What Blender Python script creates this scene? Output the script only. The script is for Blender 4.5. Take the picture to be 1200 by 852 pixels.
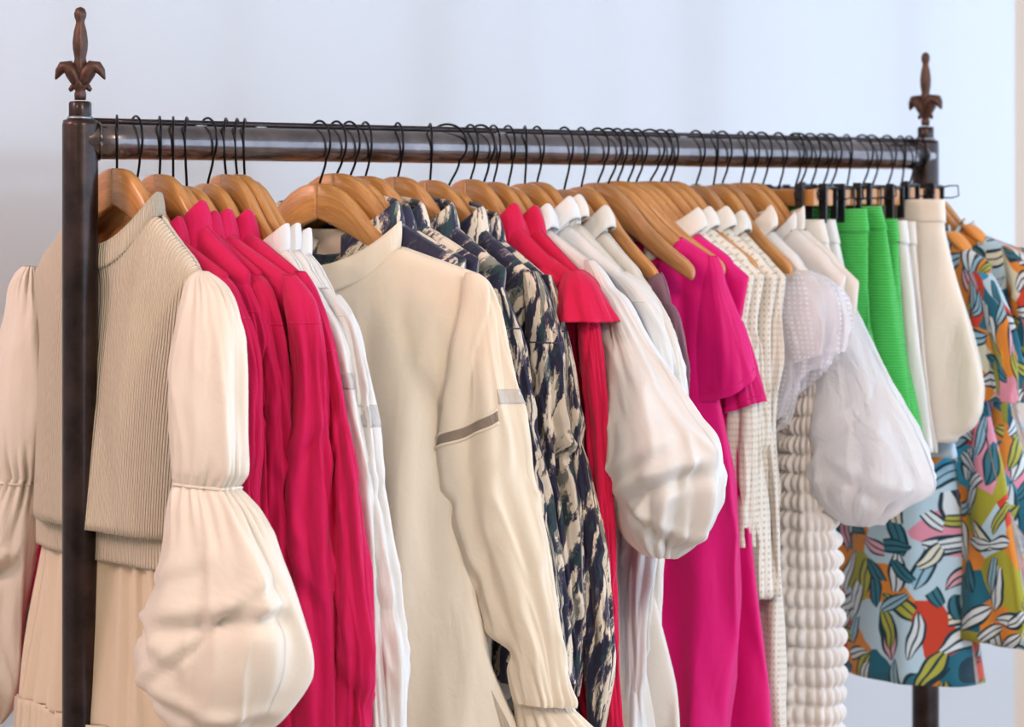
import bpy, bmesh, math, random
from mathutils import Vector, Matrix, noise
for o in list(bpy.data.objects): bpy.data.objects.remove(o)
SC = bpy.context.scene
COL = SC.collection
PI = math.pi
# ------------------------------------------------------------------ camera
F = 2800.0; CX = 600.0; HY = 236.0          # focal length and horizon of the photograph (1200 x 852)
ZC = 1.55                                   # eye height
cam = bpy.data.cameras.new('camera'); camo = bpy.data.objects.new('camera', cam); COL.objects.link(camo)
camo.location = (0, 0, ZC); camo.rotation_euler = (PI/2, 0, 0)
cam.sensor_width = 36; cam.lens = 36*F/1200; cam.shift_y = -(426-HY)/1200
cam.clip_end = 100
cam.dof.use_dof = True; cam.dof.focus_distance = 2.78; cam.dof.aperture_fstop = 5.6
SC.camera = camo
# ------------------------------------------------------------------ world, light, exposure
w = bpy.data.worlds.new('sky'); SC.world = w; w.use_nodes = True
bgn = w.node_tree.nodes['Background']
bgn.inputs[0].default_value = (0.60, 0.77, 1.0, 1); bgn.inputs[1].default_value = 3.0
def area(name, loc, target, size, power, col, sy=None):
    L = bpy.data.lights.new(name, 'AREA'); L.energy = power; L.color = col; L.size = size
    if sy: L.shape = 'RECTANGLE'; L.size_y = sy
    o = bpy.data.objects.new(name, L); COL.objects.link(o); o.location = loc
    o.rotation_euler = (Vector(target)-Vector(loc)).to_track_quat('-Z', 'Y').to_euler()
    return o
area('unseen_warm_lamp', (-1.5, 0.3, 2.75), (0.0, 3.1, 1.2), 0.3, 11, (1.0, 0.80, 0.60))
area('unseen_warm_lamp', (1.1, 0.4, 2.8), (0.1, 3.1, 1.1), 0.3, 25, (1.0, 0.82, 0.63))  # unseen, placed to the right so its grazing light brings out the folds
area('unseen_warm_lamp', (-2.3, 2.0, 2.8), (-0.6, 4.0, 1.3), 0.5, 20, (1.0, 0.63, 0.58))  # unseen, added to wash the left of the back wall pinkish
SC.view_settings.view_transform = 'Standard'; SC.view_settings.look = 'None'
SC.view_settings.exposure = 0.62; SC.view_settings.gamma = 1.0; SC.view_settings.use_curve_mapping = False
# ------------------------------------------------------------------ rack frame: u along the rail, v towards the camera side
TH = math.radians(39.5)
PN = Vector((-0.496, 2.745)); ZR = ZC + 0.0696; RL = 1.468; TR = 0.021
UD = Vector((math.cos(TH), math.sin(TH))); VD = Vector((math.sin(TH), -math.cos(TH)))
PHI = TH - PI/2
def uv(u, v, z): p = PN + UD*u + VD*v; return Vector((p.x, p.y, z))
def u_at(px, v=0.0):                        # where on the rail a point seen at column px lies
    t = (px-CX)/F
    return (t*(PN.y+VD.y*v) - (PN.x+VD.x*v)) / (UD.x - t*UD.y)
class Fr:                                   # frame of a hanging thing: s shoulder axis, y along the rail, z up (0 = rail axis)
    def __init__(f, px, yaw=0.0):
        f.u = u_at(px); f.yaw = math.radians(yaw); f.o = uv(f.u, 0, ZR); f.a = PHI + f.yaw
        f.S = Vector((math.cos(f.a), math.sin(f.a), 0)); f.Y = Vector((-math.sin(f.a), math.cos(f.a), 0))
    def pix(f, s, y, z):
        p = f.o + f.S*s + f.Y*y; return CX + F*p.x/p.y, HY - F*(p.z+z-ZC)/p.y
    def at(f, px, py, y0=0.0):              # (s, z) in the plane y = y0
        d = Vector(((px-CX)/F, 1, (HY-py)/F)); c = Vector((0, 0, ZC)) - f.o
        k = (y0 - c.dot(f.Y)) / d.dot(f.Y); p = c + d*k
        return p.dot(f.S), p.z
    def fit(f, rows, ratio=0.5, y0=0.0):    # measured rows (row, left, right) -> (z, centre s, radius s, radius y, y0)
        out = []
        for r in rows:
            py, xl, xr = r[:3]; q = r[3] if len(r) > 3 else ratio
            if len(r) > 4: y0 = r[4]
            s, z = f.at((xl+xr)/2, py, y0)
            ks = (f.pix(s+.01, y0, z)[0]-f.pix(s, y0, z)[0])/.01
            ku = (f.pix(s, y0+.01, z)[0]-f.pix(s, y0, z)[0])/.01
            rs = (xr-xl)/2/math.sqrt(ks*ks + (q*ku)**2)
            out.append((z, s, rs, rs*q, y0))
        return out
def lerp_rows(rows, t):                     # smooth interpolation over a list of tuples, t in 0..1
    n = len(rows)-1; x = min(max(t, 0), 1)*n; i = min(int(x), n-1); f = x-i
    p0 = rows[max(i-1, 0)]; p1 = rows[i]; p2 = rows[i+1]; p3 = rows[min(i+2, n)]
    r = []
    for a, b, c, d in zip(p0, p1, p2, p3):
        r.append(b + 0.5*f*(c-a + f*(2*a-5*b+4*c-d + f*(3*(b-c)+d-a))))
    return r
def interp(tab, x):                         # piecewise linear, tab sorted by falling x
    if x >= tab[0][0]: return tab[0][1]
    for (a, fa), (b, fb) in zip(tab, tab[1:]):
        if x >= b: k = (x-a)/(b-a); k = k; return fa+(fb-fa)*k
    return tab[-1][1]
def smooth(k): k = min(max(k, 0), 1); return k*k*(3-2*k)
# ------------------------------------------------------------------ materials
class NT:
    def __init__(s, name):
        s.m = bpy.data.materials.new(name); s.m.use_nodes = True; s.t = s.m.node_tree
        s.b = s.t.nodes['Principled BSDF']; s.out = s.t.nodes['Material Output']
    def n(s, typ, ins=None, **kw):
        nd = s.t.nodes.new(typ)
        for k, v in kw.items(): setattr(nd, k, v)
        for k, v in (ins or {}).items(): s.set(nd, k, v)
        return nd
    def set(s, nd, k, v):
        i = nd.inputs[k]
        if isinstance(v, bpy.types.NodeSocket): s.t.links.new(v, i)
        elif hasattr(v, 'outputs'): s.t.links.new(v.outputs[0], i)
        else:
            if hasattr(i.default_value, '__len__') and len(i.default_value) == 4 and len(v) == 3: v = (*v, 1)
            i.default_value = v
    def math(s, op, a, b=0.0, c=0.0):
        return s.n('ShaderNodeMath', {0: a, 1: b, 2: c}, operation=op).outputs[0]
    def ramp(s, fac, stops, mode='LINEAR'):
        r = s.n('ShaderNodeValToRGB', {0: fac}); e = r.color_ramp; e.interpolation = mode
        while len(e.elements) < len(stops): e.elements.new(0.5)
        for el, (p, c) in zip(e.elements, stops): el.position = p; el.color = (*c, 1)
        return r.outputs[0]
    def mix(s, f, a, b):
        m = s.n('ShaderNodeMix', data_type='RGBA'); s.set(m, 0, f); s.set(m, 6, a); s.set(m, 7, b); return m.outputs[2]
    def coords(s, kind='UV', scale=(1, 1, 1), rot=(0, 0, 0)):
        tc = s.n('ShaderNodeTexCoord')
        return s.n('ShaderNodeMapping', {0: tc.outputs[kind], 'Scale': scale, 'Rotation': rot}).outputs[0]
    def noise(s, vec, scale, detail=3, rough=.5, dist=0.0):
        return s.n('ShaderNodeTexNoise', {'Vector': vec, 'Scale': scale, 'Detail': detail, 'Roughness': rough, 'Distortion': dist})
    def bump(s, h, strength, dist, normal=None):
        i = {'Height': h, 'Strength': strength, 'Distance': dist}
        if normal is not None: i['Normal'] = normal
        return s.n('ShaderNodeBump', i).outputs[0]
def cloth(name, col, rough=.75, trans=.12, wr=1.0, weave=True, sheen=.2, rib=None, colnode=None, spec=.3):
    t = NT(name); b = t.b
    if colnode: c = colnode(t)
    else:
        c = t.mix(t.noise(t.coords('UV', (6, 2, 1)), 3, 2).outputs[0], tuple(x*.94 for x in col), col)
    t.set(b, 'Base Color', c); b.inputs['Roughness'].default_value = rough
    b.inputs['Sheen Weight'].default_value = sheen; b.inputs['Specular IOR Level'].default_value = spec
    nrm = None
    if wr:
        h1 = t.noise(t.coords('UV', (1.0, .4, 1), (0, 0, .35)), 13, 2, .45, .8).outputs[0]
        h2 = t.noise(t.coords('UV', (1, .7, 1), (0, 0, -.6)), 55, 3, .55, .6).outputs[0]
        nrm = t.bump(h1, .5*wr, .02); nrm = t.bump(h2, .22*wr, .005, nrm)
    if rib:
        wv = t.n('ShaderNodeTexWave', {'Vector': t.coords('UV'), 'Scale': rib[0], 'Distortion': 0.0, 'Detail': 1, 'Detail Scale': 2}, bands_direction=rib[1])
        nrm = t.bump(wv.outputs['Fac'], rib[2], .003, nrm) if nrm else t.bump(wv.outputs['Fac'], rib[2], .003)
    if nrm is not None: t.set(b, 'Normal', nrm)
    if trans:
        tr = t.n('ShaderNodeBsdfTranslucent', {'Color': c}); mx = t.n('ShaderNodeMixShader', {0: trans, 1: b.outputs[0], 2: tr})
        t.t.links.new(mx.outputs[0], t.out.inputs[0])
    return t.m
def organza(name, col, alpha, dots=False):
    t = NT(name); b = t.b
    b.inputs['Base Color'].default_value = (*col, 1); b.inputs['Roughness'].default_value = .55; b.inputs['Sheen Weight'].default_value = .4
    h1 = t.noise(t.coords('UV', (1, .5, 1), (0, 0, .5)), 26, 4, .55, .8).outputs[0]
    t.set(b, 'Normal', t.bump(h1, .8, .02))
    tr = t.n('ShaderNodeBsdfTranslucent', {'Color': col}); mx = t.n('ShaderNodeMixShader', {0: .45, 1: b.outputs[0], 2: tr})
    tp = t.n('ShaderNodeBsdfTransparent', {'Color': (1, 1, 1)})
    a = alpha
    if dots:                                # rows of woven dots in the trim
        vo = t.n('ShaderNodeTexVoronoi', {'Vector': t.coords('UV'), 'Scale': 150, 'Randomness': .0}, voronoi_dimensions='2D')
        d = t.math('LESS_THAN', vo.outputs['Distance'], .30)
        st = t.math('GREATER_THAN', t.math('FRACT', t.math('MULTIPLY', t.n('ShaderNodeSeparateXYZ', {0: t.coords('UV')}).outputs[0], 14)), .55)
        a = t.math('ADD', t.math('MULTIPLY', t.math('MULTIPLY', d, st), .25), alpha)
    m2 = t.n('ShaderNodeMixShader', {0: a, 1: tp, 2: mx}); t.t.links.new(m2.outputs[0], t.out.inputs[0])
    return t.m
def navy_print(t):
    c1 = t.coords('UV', (1, 1, 1), (0, 0, -.75))
    c0 = t.n('ShaderNodeMapping', {0: c1, 'Scale': (.5, 1.25, 1)}).outputs[0]
    d = t.noise(c1, 60, 4, .7).outputs[1]
    c = t.n('ShaderNodeMix', {0: .016, 4: c0, 5: d}, data_type='VECTOR').outputs[1]
    n1 = t.noise(c, 27, 4, .55, .5).outputs[0]; n2 = t.noise(c, 33, 3, .6).outputs[0]; n3 = t.noise(c1, 300, 2, .6).outputs[0]
    nn = t.math('ADD', n1, t.math('MULTIPLY', t.math('SUBTRACT', n3, .5), .09))
    base = t.ramp(nn, [(0, (.010, .010, .032)), (.47, (.016, .015, .045)), (.51, (.10, .085, .12)), (.53, (.60, .49, .37)), (.56, (.74, .63, .50)), (.8, (.66, .58, .50))])
    g = t.ramp(n2, [(0, (0, 0, 0)), (.56, (0, 0, 0)), (.59, (1, 1, 1))])
    return t.mix(t.math('MULTIPLY', g, .7), base, (.014, .055, .055))
def leaf_print(t):
    p = t.coords('UV', (1, 1, 1))
    nz = t.noise(p, 9, 2).outputs[1]
    pd = t.n('ShaderNodeMix', {0: .05, 4: p, 5: nz}, data_type='VECTOR').outputs[1]
    v1 = t.n('ShaderNodeTexVoronoi', {'Vector': pd, 'Scale': 18.5, 'Randomness': 1}, voronoi_dimensions='2D')
    r = t.n('ShaderNodeSeparateColor', {0: v1.outputs['Color']}).outputs[0]
    bg = t.ramp(r, [(0, (.48, .64, .74)), (.16, (.70, .24, .03)), (.36, (.36, .34, .03)), (.48, (.012, .13, .20)), (.64, (.72, .28, .38)), (.72, (.58, .05, .02)), (.84, (.66, .66, .50)), (.90, (.03, .28, .45))], 'CONSTANT')
    col = bg
    for sc, L, W_, off in ((20.5, .036, .0135, 0.0), (25, .029, .0105, .37)):
        q = t.n('ShaderNodeVectorMath', {0: pd, 1: (off, off*.7, 0)}, operation='ADD').outputs[0]
        v = t.n('ShaderNodeTexVoronoi', {'Vector': q, 'Scale': sc, 'Randomness': .8}, voronoi_dimensions='2D')
        loc = t.n('ShaderNodeVectorMath', {0: q, 1: v.outputs['Position']}, operation='SUBTRACT').outputs[0]
        sep = t.n('ShaderNodeSeparateColor', {0: v.outputs['Color']})
        rot = t.n('ShaderNodeVectorRotate', {'Vector': loc, 'Angle': t.math('MULTIPLY', sep.outputs[0], 6.28)}, rotation_type='Z_AXIS')
        xyz = t.n('ShaderNodeSeparateXYZ', {0: rot.outputs[0]})
        ax = t.math('ABSOLUTE', xyz.outputs[0]); y2 = t.math('POWER', t.math('DIVIDE', t.math('ABSOLUTE', xyz.outputs[1]), L), 2.0)
        wd = t.math('MAXIMUM', t.math('MULTIPLY', t.math('SUBTRACT', 1.0, y2), W_), .00001)
        d = t.math('DIVIDE', ax, wd)
        on = t.math('MULTIPLY', t.math('LESS_THAN', d, 1.0), t.math('GREATER_THAN', sep.outputs[1], .38))
        edge = t.math('MAXIMUM', t.math('GREATER_THAN', d, .67), t.math('LESS_THAN', ax, .0012))
        fill = t.ramp(sep.outputs[2], [(0, (.68, .74, .78)), (.3, (.30, .50, .62)), (.5, (.42, .42, .06)), (.65, (.03, .16, .22)), (.8, (.74, .40, .48)), (.9, (.70, .68, .56))], 'CONSTANT')
        col = t.mix(on, col, t.mix(edge, fill, (.006, .035, .055)))
    return col
def eyelet(t):
    vo = t.n('ShaderNodeTexVoronoi', {'Vector': t.coords('UV'), 'Scale': 120, 'Randomness': .15}, voronoi_dimensions='2D')
    return t.mix(t.math('LESS_THAN', vo.outputs['Distance'], .25), (.76, .70, .61), (.58, .48, .39))
def wood(name, a, b2, gl=.33):
    t = NT(name)
    tc = t.coords('UV', (1, 9, 1))
    n1 = t.noise(tc, 14, 4, .6, 1.2).outputs[0]; n2 = t.noise(t.coords('UV', (3, 60, 1)), 16, 2).outputs[0]
    f = t.math('ADD', t.math('MULTIPLY', n1, .75), t.math('MULTIPLY', n2, .3))
    t.set(t.b, 'Base Color', t.ramp(f, [(.35, a), (.62, b2), (.8, tuple(x*1.15 for x in b2))]))
    t.b.inputs['Roughness'].default_value = gl; t.set(t.b, 'Normal', t.bump(n2, .15, .001))
    t.b.inputs['Coat Weight'].default_value = .3; t.b.inputs['Coat Roughness'].default_value = .2
    return t.m
def metal(name, c1, c2, r1=.3, r2=.5, met=.85, coat=0.0):
    t = NT(name); n = t.noise(t.coords('Object', (1, 1, 1)), 24, 5, .65)
    t.set(t.b, 'Base Color', t.ramp(n.outputs[0], [(.35, c1), (.65, c2)]))
    t.b.inputs['Metallic'].default_value = met; t.b.inputs['Coat Weight'].default_value = coat; t.b.inputs['Coat Roughness'].default_value = .12
    mr = t.n('ShaderNodeMapRange', {0: n.outputs[0], 3: r1, 4: r2}); t.set(t.b, 'Roughness', mr.outputs[0])
    t.set(t.b, 'Normal', t.bump(t.noise(t.coords('Object'), 90, 3).outputs[0], .18, .002))
    return t.m
def plain(name, c, r=.5, met=0.0, spec=.5):
    t = NT(name); n = t.noise(t.coords('Object'), 8, 3).outputs[0]
    t.set(t.b, 'Base Color', t.mix(n, tuple(x*.95 for x in c), c)); t.b.inputs['Roughness'].default_value = r
    t.b.inputs['Metallic'].default_value = met; t.b.inputs['Specular IOR Level'].default_value = spec
    return t.m
M = {}
M['knit'] = cloth('ivory_rib_knit', (.80, .69, .53), .85, .05, .12, rib=(70, 'X', 1.0))
M['ivory'] = cloth('ivory_satin', (.84, .76, .66), .5, .12, .9)
M['skirt'] = cloth('cream_skirt', (.76, .63, .47), .75, .08, .7)
M['pink'] = cloth('hot_pink_cotton', (.60, .006, .085), .7, .08, .9, sheen=.1, spec=.2)
M['pink2'] = cloth('deep_pink_cotton', (.54, .004, .07), .7, .08, .9, sheen=.1, spec=.2)
M['crimson'] = cloth('crimson_cotton', (.62, .006, .06), .7, .08, .9, sheen=.1, spec=.2)
M['magenta'] = cloth('magenta_satin', (.70, .003, .17), .5, .1, .7, sheen=.1, spec=.25)
M['white'] = cloth('white_poplin', (.82, .80, .78), .65, .18, .8)
M['cream'] = cloth('cream_poplin', (.86, .75, .60), .62, .12, .7)
M['creamw'] = cloth('pale_cream_poplin', (.80, .73, .65), .65, .15, .8)
M['navy'] = cloth('navy_abstract_print', (0, 0, 0), .6, .05, .8, colnode=navy_print)
M['leaf'] = cloth('leaf_print', (0, 0, 0), .7, .1, .7, colnode=leaf_print)
M['eyelet'] = cloth('eyelet_cotton', (0, 0, 0), .75, .12, .5, colnode=eyelet)
M['green'] = cloth('green_seersucker', (.07, .60, .10), .75, .08, .4, rib=(78, 'Y', .8))
M['bubble'] = cloth('bubble_cotton', (.80, .73, .68), .7, .15, .3)
M['paleblue'] = cloth('pale_blue_cotton', (.50, .63, .74), .7, .1, .6)
M['plum'] = cloth('plum_satin', (.20, .09, .12), .5, .1, .6)
M['orange'] = cloth('orange_trim', (.80, .30, .06), .7, .1, .5)
M['tulle'] = organza('sheer_tulle', (.74, .74, .76), .6)
M['slit'] = organza('shadowed_mesh', (.40, .33, .27), .9)  # inner shadow of the open sleeve put into the mesh colour
M['organza'] = organza('white_organza', (.94, .93, .94), .86)
M['flounce'] = organza('dotted_organza', (.92, .88, .90), .58, True)
M['wood'] = wood('oiled_wood', (.34, .135, .035), (.56, .255, .075))
M['wood2'] = wood('worn_wood', (.28, .12, .04), (.47, .225, .085), .4)
M['wire'] = plain('black_wire', (.012, .012, .014), .3, .8)
M['rail'] = metal('bronzed_steel', (.065, .050, .050), (.15, .122, .122), .18, .32, .8, .9)
M['post'] = metal('dark_bronzed_steel', (.018, .011, .010), (.045, .028, .025), .3, .45, .8, .15)
M['weld'] = metal('weld_bead', (.18, .18, .2), (.35, .36, .38), .25, .4)
M['finial'] = metal('brown_cast_iron', (.045, .02, .014), (.11, .05, .034), .38, .55, .55)
M['black'] = plain('black_plastic', (.012, .012, .014), .35)
M['button'] = plain('button', (.75, .68, .58), .3)
def wall_mat():
    t = NT('white_lacquer'); n = t.noise(t.coords('Object', (1, 1, .4)), 1.3, 3, .5).outputs[0]
    t.set(t.b, 'Base Color', t.mix(n, (.52, .515, .53), (.56, .555, .565)))
    t.b.inputs['Roughness'].default_value = .16; t.b.inputs['Coat Weight'].default_value = .3; t.b.inputs['Coat Roughness'].default_value = .07
    t.set(t.b, 'Normal', t.bump(t.noise(t.coords('Object'), 5, 2).outputs[0], .03, .02))
    return t.m
M['wall'] = wall_mat()
M['plaster'] = plain('white_plaster', (.72, .70, .68), .8)
M['beige'] = plain('beige_paint', (.60, .45, .34), .7)
M['floor'] = plain('warm_floor', (.46, .34, .22), .4)
M['warmwall'] = plain('warm_plaster', (.66, .57, .47), .8)
M['frame'] = plain('white_window_frame', (.7, .7, .7), .5)
# ------------------------------------------------------------------ mesh helpers
def link(o, parent=None):
    COL.objects.link(o)
    if parent is not None: o.parent = parent
    return o
def mesh_obj(name, vs, fs, mat, parent=None, uvs=None, smoothed=True, solid=0.0, kind=None):
    me = bpy.data.meshes.new(name); me.from_pydata(vs, [], fs); me.update()
    if uvs is not None:
        ul = me.uv_layers.new(name='UVMap')
        for lp in me.loops: ul.data[lp.index].uv = uvs[lp.vertex_index]
    if smoothed: me.polygons.foreach_set('use_smooth', [True]*len(me.polygons))
    me.materials.append(M[mat] if isinstance(mat, str) else mat)
    o = link(bpy.data.objects.new(name, me), parent)
    if solid:
        md = o.modifiers.new('thickness', 'SOLIDIFY'); md.thickness = solid; md.offset = 0
    if kind: o['kind'] = kind
    return o
def grid_faces(R, C, closed=True):
    fs = []
    for i in range(R-1):
        for j in range(C if closed else C-1):
            k = (j+1) % C; fs.append((i*C+j, i*C+k, (i+1)*C+k, (i+1)*C+j))
    return fs
def ribbon_uv_tube(name, rings, mat, parent, uvs, solid=.0012, capb=False):
    C = len(rings[0]); vs = [p for r in rings for p in r]; fs = grid_faces(len(rings), C)
    if capb: fs.append(tuple(range((len(rings)-1)*C, len(rings)*C)))
    return mesh_obj(name, vs, fs, mat, parent, uvs, True, solid)
def tube(name, pts, r, mat, parent=None, n=10, caps=True):
    pts = [Vector(p) for p in pts]; vs = []; T = []
    for i in range(len(pts)):
        T.append((pts[min(i+1, len(pts)-1)]-pts[max(i-1, 0)]).normalized())
    a = Vector((0, 0, 1)) if abs(T[0].z) < .9 else Vector((1, 0, 0)); nrm = (a - T[0]*a.dot(T[0])).normalized()
    for i, p in enumerate(pts):
        nrm = (nrm - T[i]*nrm.dot(T[i])).normalized(); b = T[i].cross(nrm)
        rr = r[i] if hasattr(r, '__len__') else r
        for j in range(n):
            c = 2*PI*j/n; vs.append(p + (nrm*math.cos(c) + b*math.sin(c))*rr)
    fs = grid_faces(len(pts), n)
    if caps: fs += [tuple(range(n))[::-1], tuple(range((len(pts)-1)*n, len(pts)*n))]
    return mesh_obj(name, vs, fs, mat, parent)
def box(name, mn, mx, mat, parent=None, bev=0.0):
    bm = bmesh.new(); bmesh.ops.create_cube(bm, size=1)
    for v in bm.verts:
        v.co = Vector([mn[k] + (v.co[k]+.5)*(mx[k]-mn[k]) for k in range(3)])
    if bev: bmesh.ops.bevel(bm, geom=bm.edges[:], offset=bev, segments=2, affect='EDGES', profile=.6)
    me = bpy.data.meshes.new(name); bm.to_mesh(me); bm.free(); me.materials.append(M[mat])
    return link(bpy.data.objects.new(name, me), parent)
def lathe(name, prof, mat, parent=None, n=24, sq=0.0):
    rings = []
    for r, z in prof:
        rings.append([(r*math.cos(2*PI*j/n)*(1-sq*abs(math.sin(4*PI*j/n))), r*math.sin(2*PI*j/n)*(1-sq*abs(math.sin(4*PI*j/n))), z) for j in range(n)])
    vs = [p for r in rings for p in r]; fs = grid_faces(len(rings), n) + [tuple(range(n))[::-1], tuple(range((len(rings)-1)*n, len(rings)*n))]
    return mesh_obj(name, vs, fs, mat, parent)
def thing(name, label, cat, loc, rz=0.0, group=None):
    o = bpy.data.objects.new(name, None); COL.objects.link(o); o.empty_display_size = .05
    o.location = loc; o.rotation_euler = (0, 0, rz); o['label'] = label; o['category'] = cat
    if group: o['group'] = group
    return o
def struct(o): o['kind'] = 'structure'; return o
# ------------------------------------------------------------------ the room
def slab(name, corners, z0, z1, mat):       # upright slab over a footprint polygon
    n = len(corners); vs = [(x, y, z0) for x, y in corners] + [(x, y, z1) for x, y in corners]
    fs = [tuple(range(n))[::-1], tuple(range(n, 2*n))] + [(i, (i+1) % n, n+(i+1) % n, n+i) for i in range(n)]
    return struct(mesh_obj(name, vs, fs, mat, None, None, False))
CEIL = 3.0
def rp(u, v): p = PN + UD*u + VD*v; return (p.x, p.y)
WV = -0.95
UE = u_at(1189, WV)                         # the white wall ends here
slab('wall_back', [rp(-1.6, WV), rp(UE, WV), rp(UE, WV-.12), rp(-1.6, WV-.12)], 0, CEIL, 'wall')
slab('wall_back_return', [rp(UE, WV-.04), rp(UE+4.0, WV-.04), rp(UE+4.0, WV-.16), rp(UE, WV-.16)], 0, CEIL, 'beige')
slab('wall_left', [(-2.9, -1.6), (-2.78, -1.6), (-2.78, 3.6), (-2.9, 3.6)], 0, CEIL, 'plaster')
slab('wall_front', [(-3, -1.72), (2.2, -1.72), (2.2, -1.6), (-3, -1.6)], 0, CEIL, 'warmwall')
slab('floor', [(-3, -1.6), (4.2, -1.6), (4.2, 7.2), (-3, 7.2)], -.1, 0, 'floor')
slab('ceiling', [(-3, -1.6), (4.2, -1.6), (4.2, 7.2), (-3, 7.2)], CEIL, CEIL+.1, 'plaster')
# shop window on the right: sill, head and mullions
wx = 3.6
slab('wall_right', [(wx, -1.6), (wx+.15, -1.6), (wx+.15, 7.2), (wx, 7.2)], 0, .35, 'plaster')
slab('trim_1', [(wx, -1.6), (wx+.15, -1.6), (wx+.15, 7.2), (wx, 7.2)], 2.75, CEIL, 'plaster')
for i, (y, h) in enumerate(((-1.5, .05), (-.3, .04), (.9, .04), (2.1, .03), (2.7, .03), (3.40, .07), (3.72, .02), (4.0, .02), (4.32, .07), (5.0, .03), (5.7, .1), (7.0, .05))):
    slab('trim_%d' % (i+2), [(wx+.03, y-h), (wx+.11, y-h), (wx+.11, y+h), (wx+.03, y+h)], .35, 2.75, 'frame')
# ------------------------------------------------------------------ clothing rack
rack = thing('clothing_rack', 'dark bronzed steel clothing rail with fleur-de-lis finials on both posts', 'clothing rack', uv(0, 0, 0), PHI)
LZ = ZR
def finial(y, rz, sc):
    f = lathe('finial', [(.0075*1, 0), (.008, .008), (.0065, .012), (.0105, .016), (.012, .022), (.0085, .03), (.0075, .034), (.009, .04), (.0085, .05),
                         (.0075, .054), (.0098, .066), (.0103, .076), (.0085, .09), (.0058, .1), (.0058, .103), (.0078, .108), (.0083, .113), (.006, .119), (.001, .1215)], 'finial', rack, 24, .12)
    f.location = (0, y, LZ+.047); f.rotation_euler = (0, 0, rz); f.scale = (sc, sc, sc)
    for sg in (-1, 1):                      # curling side petals
        rings = []; n = 12
        path = [(.001, .017, .0050, .006), (.005, .026, .0085, .0085), (.010, .036, .0098, .0095), (.016, .0435, .0085, .0092), (.0225, .043, .0075, .0078), (.0275, .037, .0055, .0055), (.031, .0295, .0024, .003), (.0325, .0265, .0008, .001)]
        for k, (x, z, a, b) in enumerate(path):
            x0, z0 = path[max(k-1, 0)][:2]; x1, z1 = path[min(k+1, len(path)-1)][:2]
            tx, tz = x1-x0, z1-z0; l = math.hypot(tx, tz); nx, nz = -tz/l, tx/l
            rings.append([(sg*(x + nx*a*math.cos(2*PI*j/n)*1.05), b*1.45*math.sin(2*PI*j/n), z + nz*a*math.cos(2*PI*j/n)*1.05) for j in range(n)])
        vs = [p for r in rings for p in r]; fs = grid_faces(len(rings), n) + [tuple(range(n))[::-1], tuple(range((len(rings)-1)*n, len(rings)*n))]
        mesh_obj('petal', vs, fs, 'finial', f)
        tube('scroll', [(sg*.006, 0, .020), (sg*.010, 0, .017), (sg*.0125, 0, .0135), (sg*.0115, 0, .011)], [.004, .0038, .0036, .002], 'finial', f, 8)
    return f
for y, rz, sc in ((0, .85, .88), (RL, .05, .93)):
    sgn = 1 if y == 0 else -1
    p = tube('post', [(0, y, .02)] + [(0, y, LZ*k/10) for k in range(1, 10)] + [(0, y, LZ+TR*.85), (0, y, LZ+TR*1.12), (0, y, LZ+TR*1.22)], [TR*.98]*11 + [TR*.93, TR*.6], 'post', rack, 28)
    s = lathe('finial_socket', [(.0125, 0), (.0135, .002), (.0135, .019), (.012, .021), (.006, .0215)], 'post', rack, 6); s.location = (0, y, LZ+TR*1.15); s.rotation_euler = (0, 0, .3)
    wd = lathe('weld_bead', [(.0125, 0), (.0155, .0015), (.0145, .0035), (.012, .0045)], 'weld', s, 20)
    finial(y, rz, sc)
    tube('foot_bar', [(-.24, y, .021), (.24, y, .021)], .02, 'post', rack, 20)
    ring = tube('weld_bead', [(TR*1.02*math.cos(k*PI/12), y+sgn*(TR*.72+TR*.3*abs(math.sin(k*PI/12))**2), LZ+TR*1.02*math.sin(k*PI/12)) for k in range(25)], .0022, 'rail', p, 6)
    if y: p.location = (0, 0, 0)
tube('rail', [(0, k*RL/24, LZ) for k in range(25)], TR, 'rail', rack, 32)
tube('guide_rod', [(0, .018+k*(RL-.036)/24, LZ+TR+.0022) for k in range(25)], .0036, 'post', rack, 10)
for yy in (.16, .245, .62, .95, 1.3):
    wl = lathe('weld_spot', [(.001, -.003), (.004, -.0015), (.0045, 0), (.003, .002), (.0005, .003)], 'weld', rack, 10); wl.location = (.0035, yy, LZ+TR-.001); wl.scale = (1, 2.2, .8)
tube('foot_rail', [(0, 0, .021), (0, RL, .021)], .018, 'post', rack, 20)
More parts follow.
